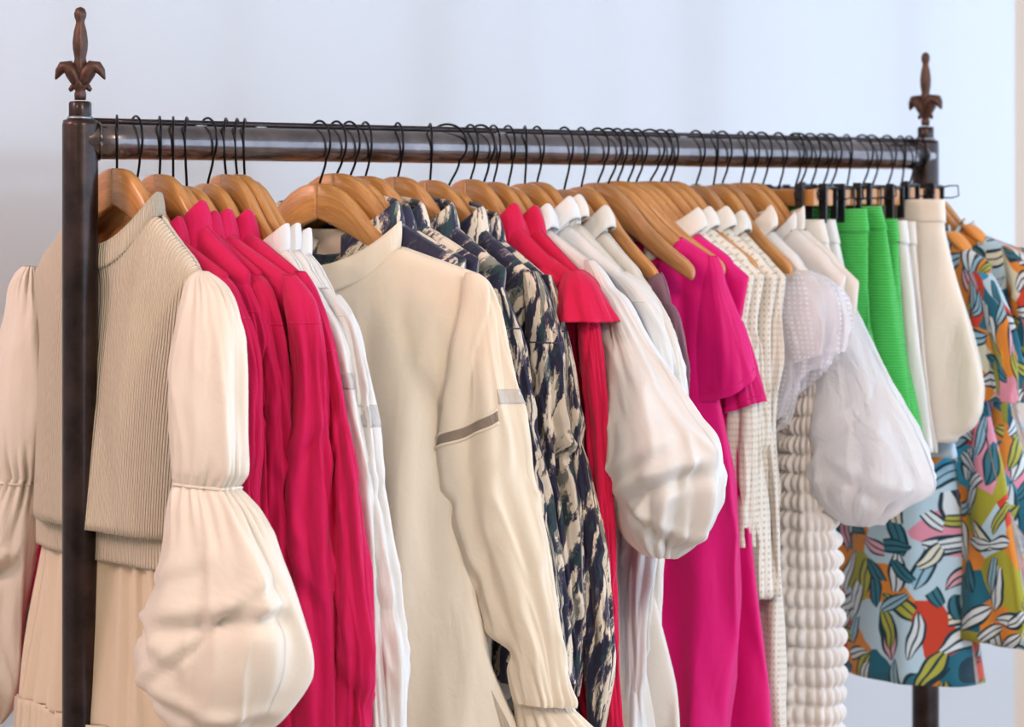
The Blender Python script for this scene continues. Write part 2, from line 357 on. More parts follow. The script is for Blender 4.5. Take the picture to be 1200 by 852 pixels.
# ------------------------------------------------------------------ hangers
HT = [(0, 0), (.012, -.0006), (.025, -.0038), (.04, -.0118), (.055, -.0245), (.07, -.040), (.085, -.055), (.105, -.071), (.125, -.085), (.14, -.0945), (.152, -.102), (.160, -.109), (.165, -.116)]
HB = [(0, -.043), (.012, -.0475), (.025, -.0528), (.04, -.060), (.055, -.0675), (.07, -.0765), (.085, -.087), (.105, -.1), (.125, -.1115), (.14, -.120), (.150, -.1255), (.158, -.129), (.163, -.128)]
def hz(s):
    s = abs(s)
    for (a, fa), (b, fb) in zip(HT, HT[1:]):
        if s <= b: return fa+(fb-fa)*(s-a)/(b-a)
    return HT[-1][1] - (s-.165)*.72
def make_arm(sg):                           # one half of the wooden body, rounded edges, arms bowed slightly forward
    sec = [(-1, .55), (-.62, 1), (.62, 1), (1, .55), (1, -.55), (.62, -1), (-.62, -1), (-1, -.55)]
    sub = []
    for i in range(len(HT)-1):
        for k in range(3):
            f = k/3; sub.append(tuple(HT[i][q]+(HT[i+1][q]-HT[i][q])*f for q in (0, 1)) + tuple(HB[i][q]+(HB[i+1][q]-HB[i][q])*f for q in (0, 1)))
    sub.append(HT[-1]+HB[-1])
    vs = []; us = []; C = len(sec); d = 0; lm = None
    for i, (s1, z1, s2, z2) in enumerate(sub):
        cs, cz, hs, hz_ = (s1+s2)/2, (z1+z2)/2, (s1-s2)/2, (z1-z2)/2
        th = .0068*(1-.5*smooth((cs-.05)/.11)); bow = -.003*(cs/.22)**2
        if i == len(sub)-1: hs *= .5; hz_ *= .5; th *= .6
        if lm: d += math.hypot(cs-lm[0], cz-lm[1])
        lm = (cs, cz); hl = math.hypot(hs, hz_); e = 1-min(.45, .003/hl)
        for (ay, az) in sec:
            k = {1: 1.0, .55: e, -.55: -e, -1: -1.0}[az] if az in (1, .55, -.55, -1) else az
            x = max(cs+hs*k, 0.0); vs.append((sg*x, ay*th*(1 if abs(ay) == 1 else 1.0)+bow, cz+hz_*k)); us.append((d+sg*.9, (1-k)*hl+ay*.01))
    fs = grid_faces(len(sub), C)
    if sg > 0: fs = [f[::-1] for f in fs]
    fs += [tuple(range(C)), tuple(range((len(sub)-1)*C, len(sub)*C))]
    me = bpy.data.meshes.new('arm'); me.from_pydata(vs, [], fs); ul = me.uv_layers.new(name='UVMap')
    for lp in me.loops: ul.data[lp.index].uv = us[lp.vertex_index]
    me.polygons.foreach_set('use_smooth', [True]*len(me.polygons)); me.materials.append(M['wood'])
    bm = bmesh.new(); bm.from_mesh(me); bmesh.ops.recalc_face_normals(bm, faces=bm.faces)
    for f in bm.faces:
        if len(f.verts) > 4: f.smooth = False
    bm.to_mesh(me); bm.free()
    return me
ARM = {s: make_arm(s) for s in (-1, 1)}
ARM2 = {}
for s_ in (-1, 1):
    ARM2[s_] = ARM[s_].copy(); ARM2[s_].materials[0] = M['wood2']
HR = .0265
def hook(parent, ztop, hyaw):
    pts = []
    for k in range(0, 25):                  # from the open tip behind the rail, over it, down the camera side
        a = math.radians(205 - k*(205+52)/24); pts.append((HR*math.cos(a), 0, .0035+HR*math.sin(a)))
    e = pts[-1]; zb = ztop-.006
    for k in range(1, 8):
        f = k/7; pts.append((e[0]*(1-smooth(f)), 0, e[2]+(min(zb, e[2]-.012)-e[2])*f))
    o = tube('hook', pts, .00155, 'wire', parent, 8); o.rotation_euler = (0, 0, hyaw); return o
def hook_yaw(dx): return math.radians(50.5) - math.acos(max(-1, min(1, dx/22.0)))
# stem column, hook limb column, top row, yaw, kind
HK = [(137,140,197,2,'w'),(159,168,222,2,'w'),(187,191,204,1,'w'),(203,206,216,0,'w'),(219,220,218,0,'w'),(243,255,215,-1,'w'),(265,266,204,-2,'w'),(278,279,204,-2,'w'),(287,288,210,0,'w'),
 (374,380,215,20,'w'),(394,400,203,16,'w'),(409,417,208,13,'w'),(428,432,206,11,'w'),(466,470,207,8,'w'),(504,505,211,5,'w'),(524,545,221,3,'w'),(551,560,210,0,'w'),(563,580,226,-5,'w'),(578,587,213,-3,'w'),(595,605,219,-5,'w'),
 (615,617,215,0,'w'),(629,638,213,-3,'w'),(661,672,222,-4,'v'),(681,690,219,-3,'w'),(700,709,214,10,'v'),(712,721,215,19,'w'),(723,727,212,20,'w'),(735,741,213,18,'w'),(745,752,213,15,'w'),(761,774,212,12,'w'),(774,783,213,10,'w'),(785,791,212,7,'w'),
 (815,826,217,-4,'v'),(836,841,217,-3,'w'),(846,857,215,-3,'v'),(868,872,214,4,'w'),(880,887,214,2,'w'),
 (892,901,222,6,'c'),(912,920,222,2,'c'),(931,939,222,4,'c'),(935,948,222,8,'c'),(949,958,221,5,'c'),(963,973,221,3,'c'),(972,984,222,2,'c'),(992,996,222,0,'c'),(1010,1021,219,0,'c'),(1021,1032,221,-2,'c'),(1039,1048,221,0,'c'),
 (1055,1060,226,-4,'w'),(1065,1069,219,6,'w'),(1078,1082,222,2,'w')]
BYX = {}
HZT = {}
def clip(parent, s):
    c = box('clip', (s-.007, -.0135, -.036), (s+.007, -.0105, .020), 'black', parent, .0008)
    box('clip_jaw', (s-.006, .0105, -.03), (s+.006, .0135, .016), 'black', c, .0008)
    box('clip_saddle', (s-.0045, -.0105, .013), (s+.0045, .0105, .017), 'black', c, .001)
    zz = .004
    tube('clip_wire', [(s+.004, -.012, zz+.006), (s+.004, -.024, zz+.010), (s+.004, -.028, zz+.002), (s+.004, -.026, zz-.006), (s+.004, -.013, zz-.008)], .0011, 'wire', c, 6)
    tube('clip_wire', [(s-.002, .012, zz+.008), (s+.004, .026, zz+.012), (s+.016, .032, zz+.012), (s+.019, .030, zz-.003), (s+.012, .024, zz-.006), (s+.002, .012, zz-.006)], .0011, 'wire', c, 6)
    return c
for i, (px, lx, ty, yaw, kind) in enumerate(HK):
    f = Fr(px, yaw); zt = f.at(*(px, ty))[1] if yaw < 60 else 0
    zt = min(f.at(px, ty)[1], -.031); BYX[px] = f; HZT[px] = zt
    if kind == 'c':
        r = thing('clip_hanger', 'wooden clip hanger', 'hanger', f.o, f.a, 'wooden clip hangers on the rail')
        hook(r, zt, hook_yaw(lx-px))
        b = box('bar', (-.118, -.006, zt-.024), (.100, .006, zt), 'wood', r, .0025)
        for s in (-.112, .096 - .018*(i % 3 == 1)):
            c = clip(r, s); c.location = (0, 0, zt-.012)
    else:
        r = thing('wooden_hanger', 'wooden hanger', 'hanger', f.o, f.a, 'curved wooden hangers on the rail')
        hook(r, zt, hook_yaw(lx-px))
        for sg in (-1, 1):
            a = link(bpy.data.objects.new('arm', (ARM if kind == 'w' else ARM2)[sg]), r); a.location = (0, 0, zt)
    HK[i] = (px, lx, ty, yaw, kind, r)
HROOT = {h[0]: h[5] for h in HK}
# ------------------------------------------------------------------ garment builders
def ridge(x, y, z):                         # creases: sharp crests of noise
    v = 1-2.2*abs(noise.noise(Vector((x, y, z)))); return v*v*v if v > 0 else 0.0
class G:                                    # one garment on one hanger
    def __init__(g, px, name, label, cat, group=None, yaw=0.0):
        g.f = BYX[px]; g.H = HZT[px]; g.seed = px*1.37; g.px = px
        g.root = thing(name, label, cat, g.f.o, g.f.a, group); g.rnd = random.Random(px)
        g.ph = [g.rnd.uniform(0, 6.28) for _ in range(12)]
    tip = None
    def set_tip(g, W, z, n):                # shoulder line runs from the neck to the sleeve head
        g.tip = None; g.tip = (W, max(z, g.H+hz(min(W, .165))-.07 if W > .165 else -9), n, g.zt(n)); return g
    def zt(g, s):
        h = g.H + hz(s) + .0045; s = abs(s)
        if g.tip and s > g.tip[2]:
            W, z, n, zn = g.tip; line = zn + (z-zn)*min((s-n)/(W-n), 1.15)
            return max(h, line) if s < .165 else max(line, h + (line-h)*smooth((s-.165)/max(W-.165, .01)))
        return h
    def fold(g, s, z, d):                   # vertical hanging folds, stronger further down
        p = g.ph
        a = math.sin(s*72+p[0]+z*2.0+1.5*math.sin(z*5+p[3]))*.5 + math.sin(s*113+p[1]-z*3.1)*.16 + math.sin(s*37+p[2]+z*3)*.55
        n = noise.noise(Vector((s*9+g.seed, z*2.2, g.seed)))
        return (a*.006 + n*.012) * smooth(d/.35)
    def neck(g, n, ny, fd, bd, be):         # neckline point at angle be
        s = n*math.cos(be); q = abs(math.sin(be)); d = fd if math.sin(be) < 0 else bd
        return s, ny*math.sin(be), g.zt(n) - d*q**1.6
    def body(g, mat, W, n, rows, hem, t=.014, fd=.05, bd=.015, ny=.016, N=104, Mr=46, fa=1.0, name='body', tt=None, solid=.0012, bias=0.0):
        tip = g.zt(W); tab = [(tip, W)] + rows
        vs = []; us = []
        for i in range(Mr+1):
            b = (i/Mr)**1.35; zside = tip + (hem-tip)*b; w_ = interp(tab, zside)
            for j in range(N):
                a = 2*PI*j/N; c, sn = math.cos(a), math.sin(a)
                f = math.copysign(abs(c)**.8, c); yy = math.copysign(abs(sn)**(.42+.3*smooth(b*3)), sn)
                s0 = W*f; yn = 0.0
                if abs(s0) < n:
                    q = math.sqrt(1-(s0/n)**2); yn = math.copysign(ny*q, sn); z0 = g.zt(n) - (fd if sn < 0 else bd)*q**1.6
                else: z0 = g.zt(s0)
                z = z0 + (hem-z0)*b; d = z0-z; s = w_*f
                ty = .0006 + .0098*(1-math.exp(-d/.0042)) + ((tt(z) if tt else t*(1+.8*b))-.0104)*(1-math.exp(-d/.05))
                k = math.exp(-d/.07)
                y = yn*k + yy*ty*(1-abs(yn)/ny*k if yn else 1)
                fo = g.fold(s + (.5 if sn > 0 else 0)*.12, z, d)*fa + ridge(s*7+g.seed, z*4+s*5, g.seed*.3+(9 if sn > 0 else 0))*.0045*smooth(d/.12)*fa
                y += fo - bias*smooth(d/.3); s += fo*.35*(1 if abs(f) > .8 else 0)
                vs.append((s, y, z)); us.append((s + math.copysign(max(0, ty*(1-abs(yy))), f) + (1.7 if sn > 0 else 0) + g.seed*.37, z))
        return mesh_obj(name, vs, grid_faces(Mr+1, N), mat, g.root, us, True, solid)
    def band_collar(g, mat, n, ny, fd, bd, h, lean=.0, gap=0.0, thick=.0016, name='collar', N=72, down=.006):
        rings = []; us = []; R = 8
        for i in range(R+1):
            k = i/R; ring = []
            for j in range(N):
                be = -PI/2 + gap + (2*PI-2*gap)*j/(N-1 if gap else N)
                s, y, z = g.neck(n, ny, fd, bd, be)
                o = lean*k + .0015*math.sin(k*PI)
                ring.append((s+math.cos(be)*o, y+math.sin(be)*(o*.7+.001)+math.sin(be)*.0012, z-down+(h+down)*k+.0012*math.sin(be*3+g.seed)*k)); us.append((be*n+g.seed, z+h*k))
            rings.append(ring)
        vs = [p for r in rings for p in r]
        return mesh_obj(name, vs, grid_faces(R+1, N, not gap), mat, g.root, us, True, thick)
    def shirt_collar(g, mat, n, ny, fd, bd, h, leaf=.05, gap=.35, name='collar', flare=.012):
        st = g.band_collar(mat, n, ny, fd, bd, h, -.003, gap, name=name)
        N = 72; R = 10; vs = []; us = []
        for i in range(R+1):
            k = i/R
            for j in range(N):
                be = -PI/2 + gap*.9 + (2*PI-1.8*gap)*j/(N-1); s, y, z = g.neck(n, ny, fd, bd, be)
                pt = 1 + .55*max(0, 1-min(j, N-1-j)/12)**1.5         # collar points
                if k < .25: o = -.003+.005*smooth(k/.25); zz = h + .006*math.sin(k/.25*PI/2)
                else: q = (k-.25)/.75; o = .002 + flare*q + .004*math.sin(q*PI); zz = h+.006 - leaf*pt*q - .0
                wv = .002*math.sin(be*5+g.seed)*k
                vs.append((s+math.cos(be)*(o+wv), y+math.sin(be)*(o*.55+.003+wv), z+zz)); us.append((be*n+g.seed, zz+3))
        mesh_obj('collar_leaf', vs, grid_faces(R+1, N, False), mat, st, us, True, .0016)
        return st
    def sleeve(g, rows, mat, name='sleeve', folds=1.0, gathers=(), creases=(), tilt=0.0, N=72, Mr=72, solid=.0012, parent=None, rough=1.0, capb=False, ftilt=0.0):
        """rows: (z, s, rs, ry, y). Returns (object, evaluator)."""
        rows = [tuple(r) for r in rows]; z0 = rows[0][0]; z1 = rows[-1][0]; L = z0-z1
        if z0-g.H < -.3: pass
        ph = [g.rnd.uniform(0, 6.28) for _ in range(8)]; zs = [r[0] for r in rows]
        # arc-length-like parameter by height keeps rings even
        if not creases and L > .25:
            q = g.rnd; creases = [(z0-L*q.uniform(.2, .95), q.uniform(.008, .016), q.uniform(.003, .008), q.uniform(-2.9, .3), q.uniform(-.07, .07)) for _ in range(6)]
        def ev(t, be, grow=1.0):
            z, sc, rs, ry, yc = lerp_rows(rows, t)
            rs = max(rs, .002); ry = max(ry, .002); dn = z0-z
            am = folds*smooth(dn/.10)
            r = 1 + am*(.055*math.sin(3*be+ph[0]+z*4) + .07*math.sin(5*be+ph[1]-z*3) + .035*math.sin(8*be+ph[2]+z*5))
            nz = noise.noise(Vector((math.cos(be)*1.5+g.seed, math.sin(be)*1.5, z*5+ph[3])))
            n2 = noise.noise(Vector((math.cos(be)*3.2+g.seed, math.sin(be)*3.2+ph[4], z*13)))
            r += am*rough*(nz*.16 + n2*.05 + .09*ridge(math.cos(be)*1.6+g.seed, math.sin(be)*1.6+z*4, z*7+be*.0+ph[6]) - .03)
            for gz, gw, gf, ga in gathers:
                w1 = noise.noise(Vector((math.cos(be)*1.3, math.sin(be)*1.3, ph[7]+z*4))); w2 = noise.noise(Vector((math.cos(be)*2.1+5, math.sin(be)*2.1, ph[6]+z*9)))
                r += ga*math.sin(gf*be+ph[5]+w1*5)*(.55+1.1*abs(w2)*2)*math.exp(-((z-gz)/gw)**2)
            dz = 0.0
            for czz, cw, cd, cph, csl in creases:
                zz = z - csl*math.cos(be); e = math.exp(-((zz-czz)/cw)**2)*smooth(-.25+1.35*math.cos(be-cph)); r -= cd*e/max(rs, .02)
                e2 = math.exp(-((zz-czz-cw*1.5)/cw)**2)*smooth(-.25+1.35*math.cos(be-cph)); r += .55*cd*e2/max(rs, .02)
            r *= grow; c, sn = math.cos(be), math.sin(be)
            return (sc + rs*r*c, yc + ry*r*sn + .0, z + tilt*smooth((z0-z)/L)*c + ftilt*smooth((z0-z)/L)*sn)
        vs = []; us = []
        for i in range(Mr+1):
            t = i/Mr
            for j in range(N):
                be = 2*PI*j/N; p = ev(t, be); vs.append(p); us.append((be*.06+g.seed*.7+(2 if rows[0][1] < 0 else 0), p[2]))
        fs = grid_faces(Mr+1, N); fs.append(tuple(range(N)))
        if capb: fs.append(tuple(range(Mr*N, Mr*N+N)))
        o = mesh_obj(name, vs, fs, mat, parent or g.root, us, True, solid)
        return o, ev
    def patch(g, ev, name, mat, t0, t1, b0, b1, grow=1.03, slope=0.0, parent=None, solid=.001, n=28, m=6):
        vs = []; us = []                    # a strip lying on a sleeve
        for i in range(m+1):
            for j in range(n+1):
                fj = j/n; p = ev(t0+(t1-t0)*i/m + slope*(fj-.5), b0+(b1-b0)*fj, grow); vs.append(p); us.append((fj*.1, p[2]))
        return mesh_obj(name, vs, grid_faces(m+1, n+1, False), mat, parent or g.root, us, True, solid)
def mirror(rows): return [(r[0], -r[1], r[2], r[3], r[4]) for r in rows]
def seam(g, ev, t, mat, parent, grow=1.02, b0=0, b1=2*PI, r=.0012, slope=0.0):
    pts = [ev(t+slope*math.cos(b0+(b1-b0)*k/40), b0+(b1-b0)*k/40, grow) for k in range(41)]
    return tube('seam', pts, r, mat, parent, 5)
def wr(f, rows):                            # body half-widths from right-edge measurements
    return [(f.at(x, y)[1], f.at(x, y)[0]) for y, x in rows]
# ---- ivory knit dress beside the near post
g = G(137, 'knit_dress', 'ivory rib-knit dress with gathered satin balloon sleeves, hanging right beside the post', 'dress'); f = g.f
zb0 = f.at(125, 608)[1]; zb1 = f.at(125, 648)[1]
rr = f.fit([(318,232,243,.42,-.004),(327,221,256,.42,-.008),(340,216,268,.42,-.014),(362,211,278,.42,-.020),(400,204,284,.42,-.026),(450,198,287,.42,-.032),(500,197,288,.42,-.036),(545,199,286),(560,201,279),(568,203,274),(578,199,282),(600,194,298),(660,184,330),(725,168,346),(780,158,341),(830,172,316),(862,205,280),(872,225,260)], .42, -.034)
g.set_tip(rr[0][1]-.004, rr[0][0]-.004, .088)
g.body('knit', g.tip[0], .088, [(f.at(200, 345)[1], .175), (f.at(200, 380)[1], .162),(f.at(200, 420)[1], .155), (f.at(200, 520)[1], .155), (zb0, .158)], zb0-.004, t=.03, fd=.062, bd=.016, ny=.03, fa=.45, name='bodice')
g.band_collar('knit', .088, .03, .062, .016, .026, -.004, down=.002)
vs = []; us = []
def ringband(name, z0, z1, w0, w1, t0, t1, mat, fa=1.0, N=140, R=24, flare=lambda k: 0.0, gath=0.0, gf=40, par=None):
    vs = []; us = []
    for i in range(R+1):
        k = i/R; z = z0+(z1-z0)*k; w_ = w0+(w1-w0)*k; t = t0+(t1-t0)*k
        for j in range(N):
            a = 2*PI*j/N; c, sn = math.cos(a), math.sin(a); s = w_*math.copysign(abs(c)**.8, c); y = t*math.copysign(abs(sn)**.7, sn)
            fo = g.fold(s+(.06 if sn > 0 else 0), z, .3)*fa; r = 1+gath*math.sin(gf*a+math.sin(a*5)*1.5)*(1-.5*k)
            vs.append((s*(1+(r-1)*.3), y*r+fo, z)); us.append((s+(1.7 if sn > 0 else 0), z))
    return mesh_obj(name, vs, grid_faces(R+1, N), mat, par or g.root, us, True, .0015)
ringband('waistband', zb0, zb1, .162, .160, .036, .038, 'knit', .5, R=8)
zs2 = f.at(125, 838)[1]
ringband('skirt', zb1+.004, zs2, .150, .185, .030, .040, 'skirt', 1.4, gath=.16, gf=22, R=40)
ringband('skirt_tier', zs2+.003, zs2-.22, .188, .205, .043, .048, 'skirt', 1.6, gath=.10, gf=44)
cr = [(f.at(200, 706)[1], .011, .022, -1.0, .02), (f.at(200, 806)[1], .010, .020, -1.3, -.02), (f.at(200, 650)[1], .009, .007, -2.2, .03), (f.at(200, 760)[1], .012, .014, -2.6, -.05),
      (f.at(200, 745)[1], .008, .012, -1.1, .09), (f.at(200, 835)[1], .008, .012, -.9, .03)]
gt = [(f.at(200, 567)[1], .035, 23, .09), (f.at(200, 325)[1], .03, 19, .10), (f.at(200, 868)[1], .03, 21, .12)]
o, ev = g.sleeve(rr, 'ivory', folds=.8, gathers=gt, creases=cr, N=120, Mr=150, rough=1.1)
seam(g, ev, 9.0/17, 'ivory', o, 1.03, r=.002)
rl = f.fit([(312,28,42),(322,18,47),(340,10,52),(364,5,57),(420,-8,63),(480,-14,67),(530,-12,62),(556,-4,55),(564,-8,54),(600,-24,53),(650,-40,46),(720,-50,36),(790,-42,31),(825,-30,18),(845,-20,4)], .55)
gl = [(f.at(30, 560)[1], .035, 23, .09), (f.at(30, 318)[1], .03, 19, .10)]
o, ev = g.sleeve(rl, 'ivory', folds=.9, gathers=gl, creases=[(f.at(20, 690)[1], .012, .02, -1.5, .03)], N=120, Mr=120)
seam(g, ev, 8.0/14, 'ivory', o, 1.03, r=.002)

# ---- hot pink shirts
def shirt(px, name, label, cat, group, mat, srows, W=.225, n=.088, ch=.016, leaf=.05, hem=-.75, bw=.235, t=.013, cuff=True, collar='shirt', fd=.05, bd=.012, ny=.024, seamt=.28, mir=True, fa=1.3, folds=1.5, ratio=.5, rough=1.35, smat=None, cmat=None, tilt=0.0, **kw):
    g = G(px, name, label, cat, group); f = g.f; rr = f.fit(srows, ratio)
    W = max(.186, rr[0][1]+rr[0][2]*.3); g.set_tip(W, rr[0][0]-.002, n)
    g.body(mat, W, n, [(g.zt(W)-.06, W-.012), (g.zt(W)-.2, W-.018), (hem, bw)], hem, t=t, fd=fd, bd=bd, ny=ny, fa=fa)
    if collar == 'shirt': g.shirt_collar(cmat or mat, n, ny, fd, bd, ch, leaf)
    elif collar == 'band': g.band_collar(cmat or mat, n, ny, fd, bd, ch)
    o, ev = g.sleeve(rr, smat or mat, folds=folds, rough=rough, tilt=tilt, **kw)
    if seamt: seam(g, ev, seamt, mat, o, 1.012)
    if mir:
        kw.update(N=48, Mr=48); o2, e2 = g.sleeve(mirror(rr), smat or mat, folds=folds, rough=rough, tilt=-tilt, **kw)
    g.ev = ev; g.so = o; g.rr = rr
    return g
PG = 'hot pink cotton shirts'
shirt(159, 'pink_shirt', 'hot pink shirt directly behind the ivory knit dress', 'shirt', PG, 'pink2', [(318,240,258),(335,250,276),(365,258,288),(400,266,301),(450,270,306),(600,264,302),(700,258,300),(860,255,300),(1010,252,300)], W=.215)
shirt(187, 'pink_shirt', 'hot pink shirt with its sleeve just past the ivory balloon sleeve', 'shirt', PG, 'pink', [(315,262,278),(335,268,294),(383,280,312),(450,286,314),(600,284,320),(700,282,325),(860,280,330)], W=.215)
shirt(203, 'pink_shirt', 'hot pink shirt squeezed behind the wide-collared pink one', 'shirt', PG, 'pink2', [(315,278,296),(345,288,322),(450,300,342),(600,298,345),(700,296,346),(860,290,350)], W=.215)
shirt(219, 'pink_shirt', 'hot pink shirt with wide turned-down collar and creased dropped shoulder', 'shirt', PG, 'pink', [(322,332,346),(340,332,362),(365,334,374),(430,343,380),(500,337,384),(600,322,388),(700,325,395),(760,328,398),(860,330,400)], W=.245, leaf=.062, ch=.02, fd=.04,
      creases=[(-.36, .012, .008, -1.2, .03), (-.47, .014, .008, -1.5, -.05)])
shirt(243, 'pink_shirt', 'hot pink shirt next to the white blouses, long bright outer sleeve', 'shirt', PG, 'pink', [(318,345,358),(345,354,374),(395,370,390),(468,378,405),(541,383,417),(636,385,429),(724,385,438),(770,388,441),(860,385,437)], W=.235)
# ---- white blouses with sheer sleeve bands
WG = 'white band-collar blouses with sheer sleeve bands'
for px, lab, sr in ((265, 'white blouse behind the pink shirts, collar against the bare hanger arms', [(330,352,368),(360,362,386),(400,372,408),(500,392,424),(600,400,438),(740,410,448),(860,420,455)]),
                    (278, 'white blouse with a sheer band across its upper sleeve, beside the cream blouse', [(338,372,386),(355,380,400),(385,392,420),(454,402,435),(559,410,448),(643,420,459),(724,425,469),(785,430,475),(860,430,474)]),
                    (287, 'white blouse tucked tight against the cream slit-sleeve blouse', [(345,385,398),(365,390,412),(400,398,424),(454,402,430),(559,408,444),(643,418,452),(724,425,462),(785,430,466),(860,430,464)])):
    g = shirt(px, 'white_blouse', lab, 'blouse', WG, 'white', sr, W=.235, n=.135, ch=.03, collar='band', fd=.05, seamt=.2, fa=.8)
    g.patch(g.ev, 'sheer_band', 'tulle', .40, .43, -1.9, 1.9, 1.03, 0, g.so)
# ---- cream blouse with slit sleeves (turned towards the room)
g = G(374, 'cream_blouse', 'cream band-collar blouse turned outward, with slit sleeves and elastic cuffs', 'blouse'); f = g.f
rr = f.fit([(320,545,560),(332,544,574),(360,541,585),(400,533,592),(460,524,603),(513,513,616),(565,511,622),(632,524,638),(705,558,650),(755,584,658),(800,598,664),(818,603,668),(826,606,667)], .38, -.015)
W = rr[0][1]+.003; g.set_tip(W, rr[0][0]-.002, .118)
g.body('cream', W, .118, [(g.zt(W)-.1, W-.02), (g.zt(W)-.3, W-.01), (f.at(604, 845)[1], f.at(604, 845)[0]), (-.80, .30)], -.80, t=.016, fd=.055, bd=.012, ny=.02, fa=2.5, bias=.024)
g.band_collar('cream', .118, .02, .055, .012, .03, .002)
o, ev = g.sleeve(rr, 'cream', folds=1.1, N=110, Mr=130, rough=.9, gathers=[(f.at(635, 822)[1], .03, 17, .09)], creases=[(f.at(560, 560)[1], .012, .010, -2.2, .05), (f.at(590, 735)[1], .014, .009, PI, .03), (f.at(600, 775)[1], .012, .008, PI, -.02), (f.at(540, 640)[1], .012, .007, -2.2, .06), (f.at(560, 420)[1], .014, .005, -1.2, .08)])
g.patch(ev, 'sheer_slit', 'slit', .398, .420, -2.9, -.9, 1.015, -.075, o)
tube('slit_hem', [ev(.421-.075*(k/30-.5), -2.9+2.0*k/30, 1.03) for k in range(31)], .0022, 'cream', o, 6)
tube('slit_hem', [ev(.397-.075*(k/30-.5), -2.9+2.0*k/30, 1.03) for k in range(31)], .0016, 'cream', o, 6)
g.patch(ev, 'sheer_band', 'tulle', .325, .35, -.85, 1.2, 1.02, .0, o)
o2, _ = g.sleeve(mirror(rr), 'cream', folds=.8)
cu = f.fit([(820,602,668),(828,603,672),(840,605,684),(856,606,698),(880,608,708)], .4)
g.sleeve(cu, 'cream', 'cuff_ruffle', folds=.3, gathers=[(cu[4][0], .05, 15, .12)], N=120, Mr=24)
rb = f.fit([(814,601,667),(822,601,670),(830,603,674)], .4)
g.sleeve(rb, 'cream', 'elastic_band', folds=.1, gathers=[(rb[1][0], .05, 30, .03)], N=150, Mr=10)
# ---- navy print shirts
NG = 'navy and cream abstract print shirts'
for px, lab, sr in ((394, 'navy and cream print shirt seen through the neck of the cream blouse', [(300,470,484),(330,478,500),(400,490,525),(600,500,545),(800,505,550)]),
                    (409, 'navy and cream print shirt, second behind the cream blouse', [(300,490,504),(330,498,520),(400,510,545),(600,520,565),(800,525,570)]),
                    (428, 'navy and cream print shirt, third behind the cream blouse', [(300,515,532),(330,530,560),(400,545,580),(600,570,612),(800,580,640)]),
                    (466, 'navy and cream print shirt showing as a narrow strip along the cream sleeve', [(312,560,578),(345,572,594),(404,588,615),(460,596,622),(600,606,645),(705,620,662),(800,630,672)]),
                    (504, 'navy and cream print shirt with sleeve ending beside the elastic cream cuff', [(318,612,630),(345,614,644),(380,618,652),(423,620,659),(483,620,664),(540,624,669),(613,634,678),(705,645,685),(760,650,684),(815,655,678)]),
                    (524, 'navy and cream print shirt touching the crimson dresses, collar turned down', [(322,630,646),(345,636,654),(370,642,660),(408,650,668),(464,655,678),(539,660,689),(628,670,707),(745,685,716),(789,685,716),(860,690,707)])):
    shirt(px, 'print_shirt', lab, 'shirt', NG, 'navy', sr, W=.23, leaf=.05, fd=.045, n=.092, bd=-.01, ch=.015)
# ---- crimson dresses
CG = 'crimson dresses with ruffled shoulders'
for px, lab, sr in ((551, 'crimson dress directly behind the navy print shirts', [(315,636,650),(340,642,660),(380,646,668),(420,648,673),(480,652,687),(600,670,705),(720,682,712),(860,690,715)]),
                    (563, 'crimson dress with ruffled shoulder flap, against the white puff-sleeve shirt', [(320,668,680),(345,674,694),(409,680,705),(540,690,716),(640,696,720),(700,700,722),(860,705,729)]),
                    (578, 'crimson dress nearly hidden by the white puff-sleeve shirt', [(320,676,688),(345,680,698),(409,684,704),(540,692,714),(640,698,718),(700,702,720),(860,706,726)])):
    g = shirt(px, 'crimson_dress', lab, 'dress', CG, 'crimson', sr, W=.235, leaf=.04, ch=.016)
    f = g.f; q = g.rr[1]; z0 = g.rr[0][0]
    g.sleeve([(z0+.004, q[1]-.02, .008, .006, 0), (z0-.012, q[1]-.012, .026, .02, 0), (z0-.035, q[1]-.004, .034, .027, 0), (z0-.058, q[1]+.004, .040, .033, 0)], 'crimson', 'shoulder_ruffle', folds=.9, gathers=[(z0-.06, .04, 9, .10)], Mr=20)
# ---- white shirts, the first with a great puff sleeve
g = shirt(595, 'puff_sleeve_shirt', 'white shirt with a huge crumpled puff sleeve gathered at the elbow', 'shirt', None, 'white', [(305,684,696),(320,687,710),(338,692,722),(353,697,738),(398,706,764),(435,709,790),(480,711,820),(510,713,843),(551,716,850),(588,722,841),(613,731,829),(635,742,812),(652,758,792)],
          W=.215, leaf=.03, ch=.025, seamt=None, rough=1.6, folds=.75, N=120, Mr=130, mir=False, ratio=.55,
          gathers=[(BYX[595].at(760, 640)[1], .06, 13, .12), (BYX[595].at(760, 590)[1], .045, 7, .08)], creases=[(BYX[595].at(770, 575)[1], .012, .018, -1.2, .03), (BYX[595].at(770, 610)[1], .010, .016, -.9, -.03), (BYX[595].at(770, 545)[1], .010, .010, -2.0, .04)])
VG = 'white shirts behind the puff-sleeve shirt'
shirt(615, 'white_shirt', 'white shirt directly behind the puff-sleeve shirt, sloping bare shoulder line', 'shirt', VG, 'white', [(312,702,716),(338,722,757),(379,738,784),(428,748,801),(500,745,800),(600,735,780),(700,730,760),(860,730,750)], W=.225, leaf=.028, ch=.03, seamt=.2)
shirt(629, 'white_shirt', 'white shirt with stiff collar in front of the bare hanger arms', 'shirt', VG, 'creamw', [(318,718,734),(345,732,768),(400,745,792),(480,748,800),(580,736,780),(700,732,762),(860,732,750)], W=.225, leaf=.028, ch=.03, seamt=.2)
